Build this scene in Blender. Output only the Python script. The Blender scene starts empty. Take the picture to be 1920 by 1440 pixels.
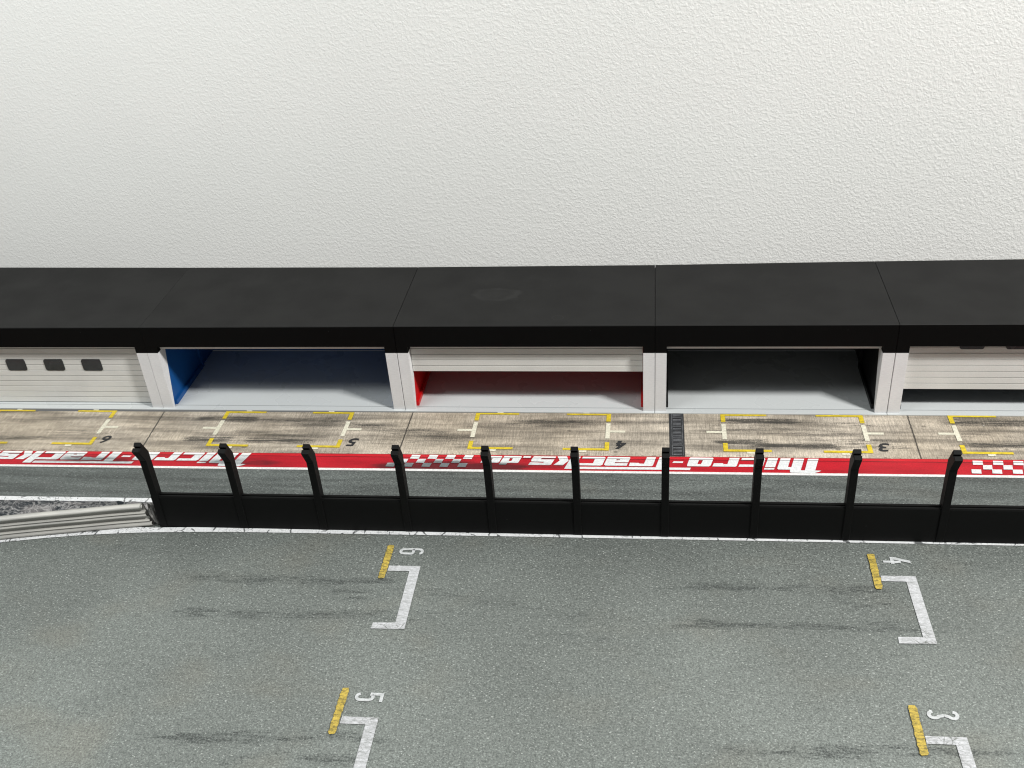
import bpy, bmesh, math, random
import numpy as np
from mathutils import Vector, Matrix, noise
from mathutils.geometry import tessellate_polygon

random.seed(4)
scene = bpy.context.scene
COL = scene.collection

# ------------------------------------------------------------------ objects
def tag(o, label=None, cat=None, group=None, kind=None):
    if label: o['label'] = label
    if cat: o['category'] = cat
    if group: o['group'] = group
    if kind: o['kind'] = kind
    return o

def empty(name, loc):
    o = bpy.data.objects.new(name, None)
    o.empty_display_size = 0.1
    o.location = loc
    COL.objects.link(o)
    return o

def link_mesh(name, me, mat, parent=None):
    o = bpy.data.objects.new(name, me)
    if mat is not None: me.materials.append(mat)
    COL.objects.link(o)
    if parent is not None: o.parent = parent
    return o

def obj(name, bm, mat, parent=None, smooth=False):
    me = bpy.data.meshes.new(name)
    bm.normal_update()
    bm.to_mesh(me); bm.free()
    if smooth:
        for p in me.polygons: p.use_smooth = True
    return link_mesh(name, me, mat, parent)

def box(bm, x0, x1, y0, y1, z0, z1, bevel=0.0):
    vs = [bm.verts.new((x, y, z)) for z in (z0, z1) for y in (y0, y1) for x in (x0, x1)]
    idx = [(0, 2, 3, 1), (4, 5, 7, 6), (0, 1, 5, 4), (2, 6, 7, 3), (0, 4, 6, 2), (1, 3, 7, 5)]
    fs = [bm.faces.new([vs[i] for i in f]) for f in idx]
    if bevel:
        es = list({e for f in fs for e in f.edges})
        bmesh.ops.bevel(bm, geom=es, offset=bevel, segments=2, affect='EDGES', profile=0.6)

def prism_x(bm, prof, x0, x1):
    """closed (y, z) profile extruded along x"""
    a = [bm.verts.new((x0, y, z)) for y, z in prof]
    b = [bm.verts.new((x1, y, z)) for y, z in prof]
    n = len(prof)
    for i in range(n):
        j = (i + 1) % n
        bm.faces.new((a[i], a[j], b[j], b[i]))
    tris = tessellate_polygon([[Vector((y, z, 0)) for y, z in prof]])
    for t in tris:
        bm.faces.new([a[i] for i in t])
        bm.faces.new([b[i] for i in t])
    bmesh.ops.recalc_face_normals(bm, faces=bm.faces)

def flat_poly(bm, loops, z):
    """flat sheet from an outline (first loop) with holes"""
    pts = [p for lp in loops for p in lp]
    vs = [bm.verts.new((p[0], p[1], z)) for p in pts]
    for t in tessellate_polygon([[Vector((p[0], p[1], 0)) for p in lp] for lp in loops]):
        f = bm.faces.new([vs[i] for i in t])
        f.normal_update()
        if f.normal.z < 0: f.normal_flip()

def rect(bm, x0, x1, y0, y1, z):
    flat_poly(bm, [[(x0, y0), (x1, y0), (x1, y1), (x0, y1)]], z)

# ------------------------------------------------------------------ node helpers
class S:
    """a node socket one can calculate with"""
    def __init__(s, nt, sk): s.nt, s.sk = nt, sk
    def _m(s, op, *a):
        n = s.nt.nodes.new('ShaderNodeMath'); n.operation = op
        for i, v in enumerate((s,) + a):
            if isinstance(v, S): s.nt.links.new(v.sk, n.inputs[i])
            else: n.inputs[i].default_value = v
        return S(s.nt, n.outputs[0])
    def __add__(s, o): return s._m('ADD', o)
    def __radd__(s, o): return s._m('ADD', o)
    def __sub__(s, o): return s._m('SUBTRACT', o)
    def __rsub__(s, o): return (s * -1.0) + o
    def __mul__(s, o): return s._m('MULTIPLY', o)
    def __rmul__(s, o): return s._m('MULTIPLY', o)
    def __truediv__(s, o): return s._m('DIVIDE', o)
    def abs(s): return s._m('ABSOLUTE')
    def sqrt(s): return s._m('SQRT')
    def sin(s): return s._m('SINE')
    def max(s, o): return s._m('MAXIMUM', o)
    def min(s, o): return s._m('MINIMUM', o)
    def gt(s, o): return s._m('GREATER_THAN', o)
    def lt(s, o): return s._m('LESS_THAN', o)
    def map(s, a, b, c=0.0, d=1.0, smooth=True):
        n = s.nt.nodes.new('ShaderNodeMapRange')
        n.interpolation_type = 'SMOOTHSTEP' if smooth else 'LINEAR'
        n.clamp = True
        s.nt.links.new(s.sk, n.inputs['Value'])
        for k, v in (('From Min', a), ('From Max', b), ('To Min', c), ('To Max', d)): n.inputs[k].default_value = v
        return S(s.nt, n.outputs['Result'])

class Mat:
    def __init__(m, name):
        m.mat = bpy.data.materials.new(name); m.mat.use_nodes = True
        m.nt = m.mat.node_tree
        m.b = m.nt.nodes['Principled BSDF']
        tc = m.nt.nodes.new('ShaderNodeTexCoord')
        m.co = tc.outputs['Object']
        sep = m.nt.nodes.new('ShaderNodeSeparateXYZ'); m.nt.links.new(m.co, sep.inputs[0])
        m.x, m.y, m.z = (S(m.nt, sep.outputs[i]) for i in range(3))
    def vec(m, sx=1, sy=1, sz=1, rot=0.0, off=(0, 0, 0)):
        n = m.nt.nodes.new('ShaderNodeMapping')
        n.inputs['Scale'].default_value = (sx, sy, sz)
        n.inputs['Rotation'].default_value = (0, 0, rot)
        n.inputs['Location'].default_value = off
        m.nt.links.new(m.co, n.inputs[0])
        return n.outputs[0]
    def noise(m, scale, detail=2.0, rough=0.5, vec=None, dist=0.0):
        n = m.nt.nodes.new('ShaderNodeTexNoise')
        n.inputs['Scale'].default_value = scale; n.inputs['Detail'].default_value = detail
        n.inputs['Roughness'].default_value = rough; n.inputs['Distortion'].default_value = dist
        m.nt.links.new(vec if vec is not None else m.co, n.inputs['Vector'])
        return S(m.nt, n.outputs['Fac'])
    def voro(m, scale, feature='F1', vec=None, rnd=1.0):
        n = m.nt.nodes.new('ShaderNodeTexVoronoi'); n.feature = feature
        n.inputs['Scale'].default_value = scale; n.inputs['Randomness'].default_value = rnd
        m.nt.links.new(vec if vec is not None else m.co, n.inputs['Vector'])
        return S(m.nt, n.outputs['Distance'])
    def cell(m, scale, vec=None):
        n = m.nt.nodes.new('ShaderNodeTexVoronoi')
        n.inputs['Scale'].default_value = scale
        m.nt.links.new(vec if vec is not None else m.co, n.inputs['Vector'])
        sp = m.nt.nodes.new('ShaderNodeSeparateColor'); m.nt.links.new(n.outputs['Color'], sp.inputs[0])
        return S(m.nt, sp.outputs[0])
    def attr(m, name):
        n = m.nt.nodes.new('ShaderNodeAttribute'); n.attribute_name = name
        return S(m.nt, n.outputs['Fac'])
    def rgb(m, c):
        n = m.nt.nodes.new('ShaderNodeRGB'); n.outputs[0].default_value = (*c, 1); return n.outputs[0]
    def mix(m, f, a, b, mode='MIX'):
        n = m.nt.nodes.new('ShaderNodeMix'); n.data_type = 'RGBA'; n.blend_type = mode
        n.clamp_factor = True
        if isinstance(f, S): m.nt.links.new(f.sk, n.inputs[0])
        else: n.inputs[0].default_value = f
        for k, v in ((6, a), (7, b)):
            if isinstance(v, tuple): n.inputs[k].default_value = (*v, 1)
            elif isinstance(v, S): m.nt.links.new(v.sk, n.inputs[k])
            else: m.nt.links.new(v, n.inputs[k])
        return n.outputs[2]
    def scale(m, col, f):
        """colour times a number socket"""
        n = m.nt.nodes.new('ShaderNodeVectorMath'); n.operation = 'SCALE'
        m.nt.links.new(col, n.inputs[0]); m.nt.links.new(f.sk, n.inputs['Scale'])
        return n.outputs[0]
    def set(m, col=None, rough=None, spec=None, metal=None, bump=None, bstr=0.5, bdist=0.002, coat=None):
        def put(k, v):
            if isinstance(v, S): m.nt.links.new(v.sk, m.b.inputs[k])
            elif isinstance(v, tuple): m.b.inputs[k].default_value = (*v, 1)
            elif isinstance(v, (int, float)): m.b.inputs[k].default_value = v
            else: m.nt.links.new(v, m.b.inputs[k])
        if col is not None: put('Base Color', col)
        if rough is not None: put('Roughness', rough)
        if spec is not None: put('Specular IOR Level', spec)
        if metal is not None: put('Metallic', metal)
        if bump is not None:
            n = m.nt.nodes.new('ShaderNodeBump')
            n.inputs['Strength'].default_value = bstr; n.inputs['Distance'].default_value = bdist
            m.nt.links.new(bump.sk, n.inputs['Height']); m.nt.links.new(n.outputs[0], m.b.inputs['Normal'])
        return m.mat
TEXT = {"L":[[[[0.6926,-0.3477],[0.6686,-0.4298],[0.6928,-0.4315],[0.6814,-0.4395],[0.6614,-0.4482],[0.5665,-0.447],[0.5637,-0.4392],[0.5664,-0.4272],[0.5166,-0.4266],[0.5141,-0.4183],[0.5352,-0.3484],[0.577,-0.3475],[0.5591,-0.408],[0.5731,-0.41],[0.5908,-0.3486],[0.6331,-0.349],[0.6092,-0.4299],[0.626,-0.4308],[0.6489,-0.3487]]],[[[0.4823,-0.3486],[0.5242,-0.3477],[0.5056,-0.4116],[0.4634,-0.4126]]],[[[0.4609,-0.4182],[0.5031,-0.4177],[0.5,-0.4279],[0.4581,-0.429]]],[[[0.373,-0.3501],[0.4683,-0.3489],[0.4705,-0.356],[0.4567,-0.4034],[0.4492,-0.4106],[0.3534,-0.412],[0.3601,-0.3954],[0.4185,-0.3955],[0.4279,-0.3641],[0.3685,-0.3655]]],[[[0.3209,-0.3499],[0.3632,-0.3489],[0.3469,-0.4061],[0.3409,-0.4118],[0.2447,-0.4122],[0.2522,-0.3895],[0.2907,-0.3886],[0.2917,-0.3947],[0.3085,-0.3952]]],[[[0.1553,-0.3502],[0.2503,-0.35],[0.252,-0.3562],[0.238,-0.4054],[0.2293,-0.4126],[0.1394,-0.4134],[0.1382,-0.4063],[0.1509,-0.3551]],[[0.1902,-0.3686],[0.2072,-0.3682],[0.1976,-0.3969],[0.1821,-0.3973]]],[[[0.0821,-0.3792],[0.1233,-0.3797],[0.1202,-0.3911],[0.0763,-0.3912]]],[[[0.0224,-0.3517],[0.0668,-0.3517],[0.0482,-0.4245],[0.1538,-0.4238],[0.1494,-0.4398],[-0.3397,-0.4443],[-0.3321,-0.428],[0.0046,-0.4246]]],[[[-0.0321,-0.3529],[0.0067,-0.353],[-0.0062,-0.4098],[-0.0118,-0.417],[-0.11,-0.4184],[-0.1048,-0.394],[-0.0676,-0.3946],[-0.0647,-0.3993],[-0.0447,-0.4002]]],[[[-0.1997,-0.3542],[-0.107,-0.3546],[-0.1035,-0.3594],[-0.1126,-0.3918],[-0.1695,-0.3922],[-0.1713,-0.3984],[-0.1142,-0.398],[-0.1186,-0.4157],[-0.2103,-0.417],[-0.2163,-0.41],[-0.2038,-0.3616]],[[-0.163,-0.3704],[-0.1471,-0.371],[-0.1498,-0.3773],[-0.1656,-0.3777]]],[[[-0.3103,-0.3557],[-0.2157,-0.3546],[-0.2111,-0.3603],[-0.2234,-0.4125],[-0.2333,-0.4175],[-0.3371,-0.4176],[-0.3308,-0.4021],[-0.2643,-0.4016],[-0.2571,-0.3701],[-0.3139,-0.3704]]],[[[-0.4217,-0.3557],[-0.3807,-0.3548],[-0.3713,-0.3848],[-0.395,-0.419],[-0.4357,-0.4185],[-0.4106,-0.3857]]],[[[-0.3601,-0.3554],[-0.3191,-0.3554],[-0.3455,-0.4444],[-0.3868,-0.444]]],[[[-0.5234,-0.3565],[-0.4275,-0.3568],[-0.4315,-0.3701],[-0.4911,-0.3705],[-0.4942,-0.3784],[-0.4338,-0.378],[-0.4462,-0.4154],[-0.4531,-0.4194],[-0.5459,-0.4202],[-0.5391,-0.4007],[-0.4985,-0.4017],[-0.4808,-0.4032],[-0.4785,-0.3959],[-0.5338,-0.3948],[-0.5359,-0.3861],[-0.5289,-0.3615]]],[[[-0.5707,-0.3576],[-0.5381,-0.3578],[-0.5421,-0.3707],[-0.5753,-0.3704]]],[[[-0.657,-0.357],[-0.5826,-0.3578],[-0.5791,-0.3627],[-0.592,-0.4068],[-0.6007,-0.408],[-0.639,-0.4079],[-0.6435,-0.4201],[-0.6758,-0.4203]],[[-0.6314,-0.3727],[-0.6179,-0.3733],[-0.6229,-0.3939],[-0.6349,-0.3932]]],[[[-0.7465,-0.3585],[-0.6702,-0.3588],[-0.6665,-0.3646],[-0.6765,-0.4039],[-0.6833,-0.408],[-0.7588,-0.4092],[-0.7531,-0.3862],[-0.7111,-0.3882],[-0.7076,-0.3763],[-0.7507,-0.3753]]]],"F":[[[-1.1558,-0.3585],[-1.1167,-0.3596],[-1.1206,-0.3876],[-1.161,-0.387]],[[-1.0749,-0.3575],[-1.0359,-0.3586],[-1.0403,-0.3865],[-1.0805,-0.3859]],[[-0.9943,-0.3565],[-0.9556,-0.3576],[-0.9603,-0.3855],[-1.0003,-0.3849]],[[-0.9141,-0.3555],[-0.8755,-0.3566],[-0.8806,-0.3844],[-0.9205,-0.3838]],[[-0.8342,-0.3545],[-0.7958,-0.3556],[-0.8013,-0.3833],[-0.841,-0.3828]],[[-1.1219,-0.3886],[-1.0862,-0.3878],[-1.0911,-0.4174],[-1.128,-0.4173]],[[-1.0416,-0.3875],[-1.006,-0.3867],[-1.0113,-0.4163],[-1.0481,-0.4162]],[[-0.9616,-0.3865],[-0.9262,-0.3857],[-0.9319,-0.4152],[-0.9685,-0.4151]],[[-0.882,-0.3854],[-0.8467,-0.3846],[-0.8528,-0.4141],[-0.8892,-0.414]],[[-1.1749,-0.4184],[-1.1369,-0.4185],[-1.1414,-0.4469],[-1.1795,-0.4454]],[[-1.0935,-0.4174],[-1.0557,-0.4175],[-1.0606,-0.4458],[-1.0985,-0.4443]],[[-1.0125,-0.4164],[-0.9749,-0.4165],[-0.9802,-0.4448],[-1.0179,-0.4433]],[[-0.9318,-0.4154],[-0.8944,-0.4155],[-0.9001,-0.4437],[-0.9376,-0.4422]],[[-0.8515,-0.4144],[-0.8142,-0.4145],[-0.8203,-0.4427],[-0.8576,-0.4412]]]}
FILL, KEY, SOFT, WIN = .165, 1330, 170, 110
# ------------------------------------------------------------------ materials
def m_wall():
    m = Mat('painted_plaster')
    warp = m.noise(5, 2)
    n1 = m.noise(78, 3, 0.6, dist=0.5)
    n2 = m.noise(170, 2, 0.5)
    # roller strokes running steeply downwards, stronger in a few patches
    st = m.noise(40, 3, 0.6, vec=m.vec(1.6, 1, 0.6), dist=1.5)
    patch = m.noise(1.5, 2, 0.5, vec=m.vec(1.2, 1, 0.5)).map(0.50, 0.68)
    right = m.x.map(-2.6, 1.8, 0.42, 1.25, False)
    h = n1.map(0.36, 0.72, 0, 1) * right + n2 * 0.16 + st.map(0.5, 0.78) * patch * 0.75 + warp * 0.25
    nub = m.voro(6.5, vec=m.vec(1, 1, 1, 0, (0.3, 0, 0.7)))
    h = h + nub.map(0.02, 0.05, 0.8, 0)
    v = m.noise(0.9, 2).map(0.3, 0.7, 0.985, 1.01)
    col = m.scale(m.rgb((0.885, 0.883, 0.862)), v)
    return m.set(col, 0.62, 0.3, bump=h, bstr=0.25, bdist=0.0075)

def asphalt(name, base, streaks, dirt=True, spark=0.62, grain=150):
    m = Mat(name)
    g1 = m.noise(grain, 3, 0.75)
    g2 = m.noise(grain * 0.33, 2, 0.6)
    sp = m.noise(grain * 0.9, 2, 0.6, vec=m.vec(0.8, 1.25, 1, 0.6, (3, 5, 1)))
    big = m.noise(1.3, 3, 0.55)
    v = g1.map(0.34, 0.66, 0.52, 1.46, False) * g2.map(0.3, 0.7, 0.84, 1.16, False) * big.map(0.3, 0.7, 0.88, 1.10)
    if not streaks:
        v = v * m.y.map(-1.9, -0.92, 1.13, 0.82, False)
    if streaks:
        sx = m.noise(3.2, 4, 0.6, vec=m.vec(0.6, 7, 1))
        v = v * sx.map(0.3, 0.72, 1.22, 0.72)
    col = m.scale(m.rgb(base), v)
    col = m.mix(sp.map(0.58, 0.74, 0, spark), col, (0.62, 0.65, 0.62))
    warm = m.noise(2.2, 2, 0.5, vec=m.vec(1, 1.6, 1, 0, (7, 2, 0))).map(0.5, 0.75, 0, 0.5)
    col = m.mix(warm, col, m.scale(m.rgb((base[0] * 1.13, base[1] * 1.02, base[2] * 0.93)), v))
    if dirt:
        d = m.attr('dirt')
        k = m.noise(48, 6, 0.82, vec=m.vec(0.30, 1.5, 1))
        k0 = m.noise(9, 3, 0.6, vec=m.vec(0.5, 3.2, 1, 0, (2, 1, 0))).map(0.38, 0.62, 0.25, 1.25)
        f = ((d * k0 * k.map(0.43, 0.59, 0.2, 1.6)).map(0.08, 0.75, 0, 0.85) * g1.map(0.40, 0.62, 1.0, 0.40)).max(d * k0 * 0.30)
        col = m.mix(f, col, (0.030, 0.035, 0.034))
    r = g1.map(0.3, 0.7, 0.42, 0.66, False)
    return m.set(col, r, 0.38, bump=g1 + g2 * 0.5, bstr=0.45, bdist=0.003)

def m_concrete():
    m = Mat('brushed_concrete')
    br = m.noise(30, 4, 0.7, vec=m.vec(6.5, 0.22, 1), dist=0.15)
    br2 = m.noise(95, 2, 0.6, vec=m.vec(1.6, 0.3, 1))
    fine = m.noise(170, 2, 0.7)
    blot = m.noise(4.2, 5, 0.62, vec=m.vec(0.8, 1.8, 1))
    side = m.noise(2.6, 4, 0.6, vec=m.vec(0.5, 6.5, 1, 0, (1.3, 0.4, 0)))
    v = br.map(0.3, 0.7, 0.72, 1.26, False) * br2.map(0.3, 0.7, 0.80, 1.20, False) * fine.map(0.3, 0.7, 0.78, 1.22, False)
    v = v * blot.map(0.32, 0.68, 0.74, 1.14) * side.map(0.40, 0.68, 1.10, 0.52)
    tint = m.noise(1.7, 2).map(0.35, 0.65)
    col = m.mix(tint, (0.400, 0.345, 0.272), (0.470, 0.415, 0.342))
    col = m.scale(col, v)
    # tyre rubber
    d = m.attr('dirt')
    k = m.noise(15, 6, 0.76, vec=m.vec(0.30, 3.4, 1))
    f = (d * k.map(0.38, 0.60, 0.50, 1.6) * fine.map(0.35, 0.65, 1.15, 0.75)).map(0.10, 0.90, 0, 0.86)
    col = m.mix(f, col, (0.026, 0.026, 0.025))
    # oil spots
    s = m.voro(5.5, vec=m.vec(1, 1.4, 1)) + (m.noise(40, 2) - 0.5) * 0.05
    col = m.mix(s.map(0.045, 0.085, 0.55, 0), col, (0.05, 0.042, 0.034))
    w = m.voro(9.0, vec=m.vec(1, 1, 1, 0.5, (2, 1, 0)))
    col = m.mix(w.map(0.02, 0.045, 0.5, 0), col, (0.7, 0.68, 0.62))
    # slab joints
    for x0, sl in ((-2.388, -0.05), (-1.139, 0.01), (1.121, 0.02)):
        j = (m.x - (m.y * sl) - x0 + (m.noise(60, 2) - 0.5) * 0.006).abs()
        col = m.mix(j.map(0.0016, 0.0052, 0.88, 0), col, (0.03, 0.027, 0.024))
    # grime at the edge of the red stripe
    e = (m.y - m.x * 0.0065 + 0.343).map(0.0, 0.03, 1, 0) * m.noise(45, 4, 0.7, vec=m.vec(1, 2, 1)).map(0.5, 0.68)
    col = m.mix(e * 0.75, col, (0.06, 0.03, 0.024))
    return m.set(col, 0.68, 0.3, bump=br + fine, bstr=0.2, bdist=0.002)

def stripe_ink(m, col, dark):
    """wear shared by the red stripe and what is printed on it"""
    yy = m.y - m.x * 0.0065
    d = m.attr('dirt')
    n = m.noise(28, 5, 0.7, vec=m.vec(0.4, 2.2, 1))
    f = (d * 1.3 + (n - 0.5) * 2.2 * d.min(0.6)).map(0.12, 0.80, 0, 0.90)
    col = m.mix(f, col, dark)
    j = (yy + 0.3655 + (m.noise(18, 2) - 0.5) * 0.002).abs()
    return m.mix(j.map(0.0008, 0.0028, 0.85, 0), col, (0.03, 0.005, 0.006))

def m_red():
    m = Mat('red_paint')
    yy = m.y - m.x * 0.0065
    n = m.noise(9, 4, 0.6, vec=m.vec(0.5, 2.5, 1)).map(0.3, 0.7, 0.78, 1.15, False) * m.noise(150, 2, 0.6).map(0.3, 0.7, 0.85, 1.15, False)
    col = m.scale(m.rgb((0.43, 0.010, 0.020)), n)
    col = m.mix(yy.map(-0.3660, -0.3645), col, m.scale(m.rgb((0.53, 0.014, 0.023)), n))
    col = stripe_ink(m, col, (0.075, 0.009, 0.012))
    col = m.mix(yy.map(-0.3475, -0.3435, 0, 0.85), col, (0.10, 0.012, 0.012))
    return m.set(col, 0.45, 0.4)

def m_white_ink(name='white_lettering'):
    m = Mat(name)
    c = m.voro(42, 'DISTANCE_TO_EDGE', vec=m.vec(1, 1.5, 1)) + (m.noise(60, 3) - 0.5) * 0.03
    p = m.noise(11, 4, 0.6).map(0.45, 0.62)
    n = m.noise(90, 3, 0.7).map(0.3, 0.7, 0.78, 1.08, False)
    yy = m.y - m.x * 0.0065
    col = m.scale(m.rgb((0.70, 0.72, 0.725)), n)
    col = m.mix(yy.map(-0.3662, -0.3645), col, (0.80, 0.80, 0.79))
    col = m.mix(c.map(0.0, 0.035, 0.4, 0) * p, col, (0.2, 0.23, 0.24))
    col = stripe_ink(m, col, (0.085, 0.10, 0.105))
    return m.set(col, 0.5, 0.35)

def m_line(name, base, crack=1.0, worn=0.25, hatch=0.0):
    """road-marking paint, worn through to the asphalt"""
    m = Mat(name)
    g = m.noise(150, 2, 0.7)
    n = m.noise(48, 3, 0.7, vec=m.vec(0.6, 1.9, 1))
    c = m.voro(17, 'DISTANCE_TO_EDGE', vec=m.vec(1, 1.2, 1)) + (m.noise(50, 3) - 0.5) * 0.10
    c2 = m.voro(60, 'DISTANCE_TO_EDGE', vec=m.vec(0.7, 1.6, 1)) + (m.noise(100, 2) - 0.5) * 0.10
    col = m.scale(m.rgb(base), g.map(0.3, 0.7, 0.72, 1.2, False))
    dk = (base[0] * 0.20 + 0.02, base[1] * 0.20 + 0.026, base[2] * 0.18 + 0.022)
    pp = m.noise(8, 2).map(0.40, 0.6)
    col = m.mix((c.map(0.0, 0.030, 0.8, 0) * pp + c2.map(0, 0.07, 0.6, 0) * pp) * crack, col, dk)
    col = m.mix((n * 0.55 + g * 0.45).map(0.46, 0.66, 0, min(1.0, worn * 2.4)), col, dk)
    if hatch:
        h = m.noise(125, 3, 0.7, vec=m.vec(0.45, 1.7, 1, 0.12))
        col = m.mix(h.map(0.46, 0.62, 0, hatch), col, dk)
    return m.set(col, 0.55, 0.35, bump=g, bstr=0.3, bdist=0.002)

def m_edge():
    m = Mat('cracked_white_paint')
    c = m.voro(11, 'DISTANCE_TO_EDGE', vec=m.vec(1, 0.7, 1)) + (m.noise(30, 4, 0.7) - 0.5) * 0.22
    c2 = m.voro(60, 'DISTANCE_TO_EDGE', vec=m.vec(0.7, 1.5, 1)) + (m.noise(80, 3) - 0.5) * 0.2
    pp = m.noise(5, 3).map(0.42, 0.58)
    n = m.noise(120, 2, 0.6).map(0.3, 0.7, 0.85, 1.08, False)
    col = m.scale(m.rgb((0.66, 0.67, 0.68)), n)
    col = m.mix(c.map(0.0, 0.022, 0.9, 0), col, (0.06, 0.065, 0.065))
    col = m.mix(c2.map(0.0, 0.06, 0.85, 0) * pp, col, (0.10, 0.11, 0.11))
    return m.set(col, 0.5, 0.35)

def m_plain(name, col, rough=0.5, spec=0.4, var=0.06, fine=0.0, bstr=0.0, sc=3.0):
    m = Mat(name)
    v = m.noise(sc, 3, 0.6).map(0.3, 0.7, 1 - var, 1 + var, False)
    f = m.noise(240, 2, 0.6)
    if fine: v = v * f.map(0.3, 0.7, 1 - fine, 1 + fine, False)
    c = m.scale(m.rgb(col), v)
    r = m.noise(5, 3).map(0.3, 0.7, rough - 0.06, rough + 0.06)
    if bstr: return m.set(c, r, spec, bump=f, bstr=bstr, bdist=0.0015)
    return m.set(c, r, spec)

def m_white_plastic():
    m = Mat('white_printed_plastic')
    lay = (m.z * 620.0).sin() * 0.5 + 0.5
    wv = m.noise(160, 2, 0.6, vec=m.vec(0.4, 0.4, 1.6))
    f = m.noise(9, 3).map(0.3, 0.7, 0.95, 1.03, False) * wv.map(0.3, 0.7, 0.955, 1.04, False)
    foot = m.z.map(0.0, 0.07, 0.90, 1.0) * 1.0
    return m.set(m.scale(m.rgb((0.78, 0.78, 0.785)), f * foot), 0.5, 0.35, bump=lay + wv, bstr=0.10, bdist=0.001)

def m_door():
    m = Mat('slatted_door_plastic')
    f = m.noise(7, 3).map(0.3, 0.7, 0.95, 1.03, False) * m.noise(200, 2).map(0.3, 0.7, 0.96, 1.04, False)
    return m.set(m.scale(m.rgb((0.71, 0.705, 0.675)), f), 0.5, 0.35)

def m_roof(name='black_matt_plastic', smudge=None, base=(0.0055, 0.0055, 0.0053), seed=0.0, spec=.28):
    m = Mat(name)
    v = m.noise(2.4, 4, 0.6, vec=m.vec(1, 1, 1, 0, (seed, seed * 0.7, 0))).map(0.3, 0.7, 0.95, 1.06, False)
    v = v * m.noise(260, 2, 0.6).map(0.3, 0.7, 0.86, 1.16, False)
    col = m.scale(m.rgb(base), v)
    dust = m.voro(13, vec=m.vec(1, 1, 1, 0.3, (seed, 1, 0)))
    col = m.mix(dust.map(0.012, 0.03, 0.20, 0), col, (0.2, 0.2, 0.2))
    if smudge:
        x0, y0, a, b = smudge
        n = m.noise(9, 3, 0.6, vec=m.vec(1, 2.5, 1))
        r = (((m.x - x0) / a) * ((m.x - x0) / a) + ((m.y - y0) / b) * ((m.y - y0) / b)).sqrt() + (n - 0.5) * 0.7
        lift = r.map(0.15, 1.05, 0.016, 0) + (r - 0.75).abs().map(0.0, 0.25, 0.022, 0) * m.noise(6, 2).map(0.4, 0.6)
        col = m.mix(lift * (m.z.gt(0.45)), col, (0.34, 0.34, 0.33))
        c2 = (((m.x - 0.155) / 0.026) * ((m.x - 0.155) / 0.026) + ((m.y - 0.075) / 0.02) * ((m.y - 0.075) / 0.02)).sqrt()
        col = m.mix((c2 - 1.0).abs().map(0.0, 0.10, 0.05, 0), col, (0.3, 0.3, 0.29))
    return m.set(col, m.noise(4, 3).map(0.3, 0.7, 0.55, 0.68), spec, bump=m.noise(230, 2), bstr=0.06, bdist=0.001)

def m_rock():
    m = Mat('grey_rubble_rock')
    n = m.noise(6.5, 6, 0.7, vec=m.vec(0.7, 1.5, 1), dist=0.9)
    r = 1.0 - (m.noise(9.5, 5, 0.62, dist=1.8) - 0.5).abs() * 2.0
    r2 = 1.0 - (m.noise(26, 4, 0.62, dist=1.0) - 0.5).abs() * 2.0
    col = m.mix(n.map(0.42, 0.66), (0.016, 0.021, 0.026), (0.150, 0.142, 0.142))
    col = m.mix(r.map(0.88, 0.99, 0, 0.38), col, (0.48, 0.47, 0.46))
    col = m.mix(r2.map(0.92, 1.0, 0, 0.22), col, (0.5, 0.5, 0.5))
    return m.set(col, 0.75, 0.3, bump=n + r * 0.4, bstr=0.6, bdist=0.01)

def m_rail():
    m = Mat('grey_guardrail_plastic')
    s = m.noise(7, 3, 0.6, vec=m.vec(0.5, 0.5, 10))
    c = m.mix(s.map(0.35, 0.65), (0.40, 0.395, 0.375), (0.50, 0.49, 0.455))
    return m.set(c, 0.42, 0.45)

MW = m_wall()
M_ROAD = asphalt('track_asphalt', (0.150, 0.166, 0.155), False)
M_PIT = asphalt('pit_lane_asphalt', (0.094, 0.105, 0.100), True, spark=0.30, grain=140)
M_CON = m_concrete()
M_RED = m_red()
M_INK = m_white_ink()
M_GRID = m_line('white_grid_paint', (0.56, 0.57, 0.59), 0.9, 0.26, 0.25)
M_YEL = m_line('yellow_grid_paint', (0.58, 0.43, 0.08), 0.5, 0.36, 0.8)
M_NUM = m_line('white_number_paint', (0.58, 0.60, 0.61), 0.25, 0.2, 0.12)
M_BOXY = m_line('yellow_box_paint', (0.74, 0.56, 0.035), 0.2, 0.26, 0.15)
M_BOXW = m_line('cream_box_paint', (0.74, 0.71, 0.58), 0.3, 0.10)
M_BOXN = m_line('black_number_paint', (0.030, 0.030, 0.032), 0.1, 0.05)
M_EDGE = m_edge()
M_LINE = m_line('thin_white_line', (0.74, 0.74, 0.73), 0.15, 0.06)
M_WHITE = m_white_plastic()
M_DOOR = m_door()
M_BLACK = m_roof('black_wall_plastic', None, (0.0040, 0.0042, 0.0041), 3.0, .14)
M_HEAD = m_roof('black_header_plastic', None, (0.0026, 0.0026, 0.0026), 2.0, .08)
M_FLOOR = m_plain('garage_floor_plastic', (0.55, 0.575, 0.58), 0.30, 0.6, 0.02, 0.02)
M_GLASS = m_plain('dark_window_glass', (0.022, 0.028, 0.031), 0.25, 0.5, 0.25, sc=22)
M_GRATE = m_plain('black_drain_iron', (0.030, 0.032, 0.034), 0.45, 0.5, 0.2, 0.2)
M_SLOT = m_plain('pale_grate_bar', (0.155, 0.16, 0.17), 0.45, 0.5, 0.35, 0.1, sc=30)  # paler grey of the grate bars and channel rims
M_VOID = m_plain('grate_slot_black', (0.006, 0.006, 0.007), 0.8, 0.2)
M_ROCK = m_rock()
M_RAIL = m_rail()
M_TORN = m_plain('torn_grey_foam', (0.20, 0.195, 0.185), 0.8, 0.3, 0.5, 0.3, 0.6, sc=28)
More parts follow.
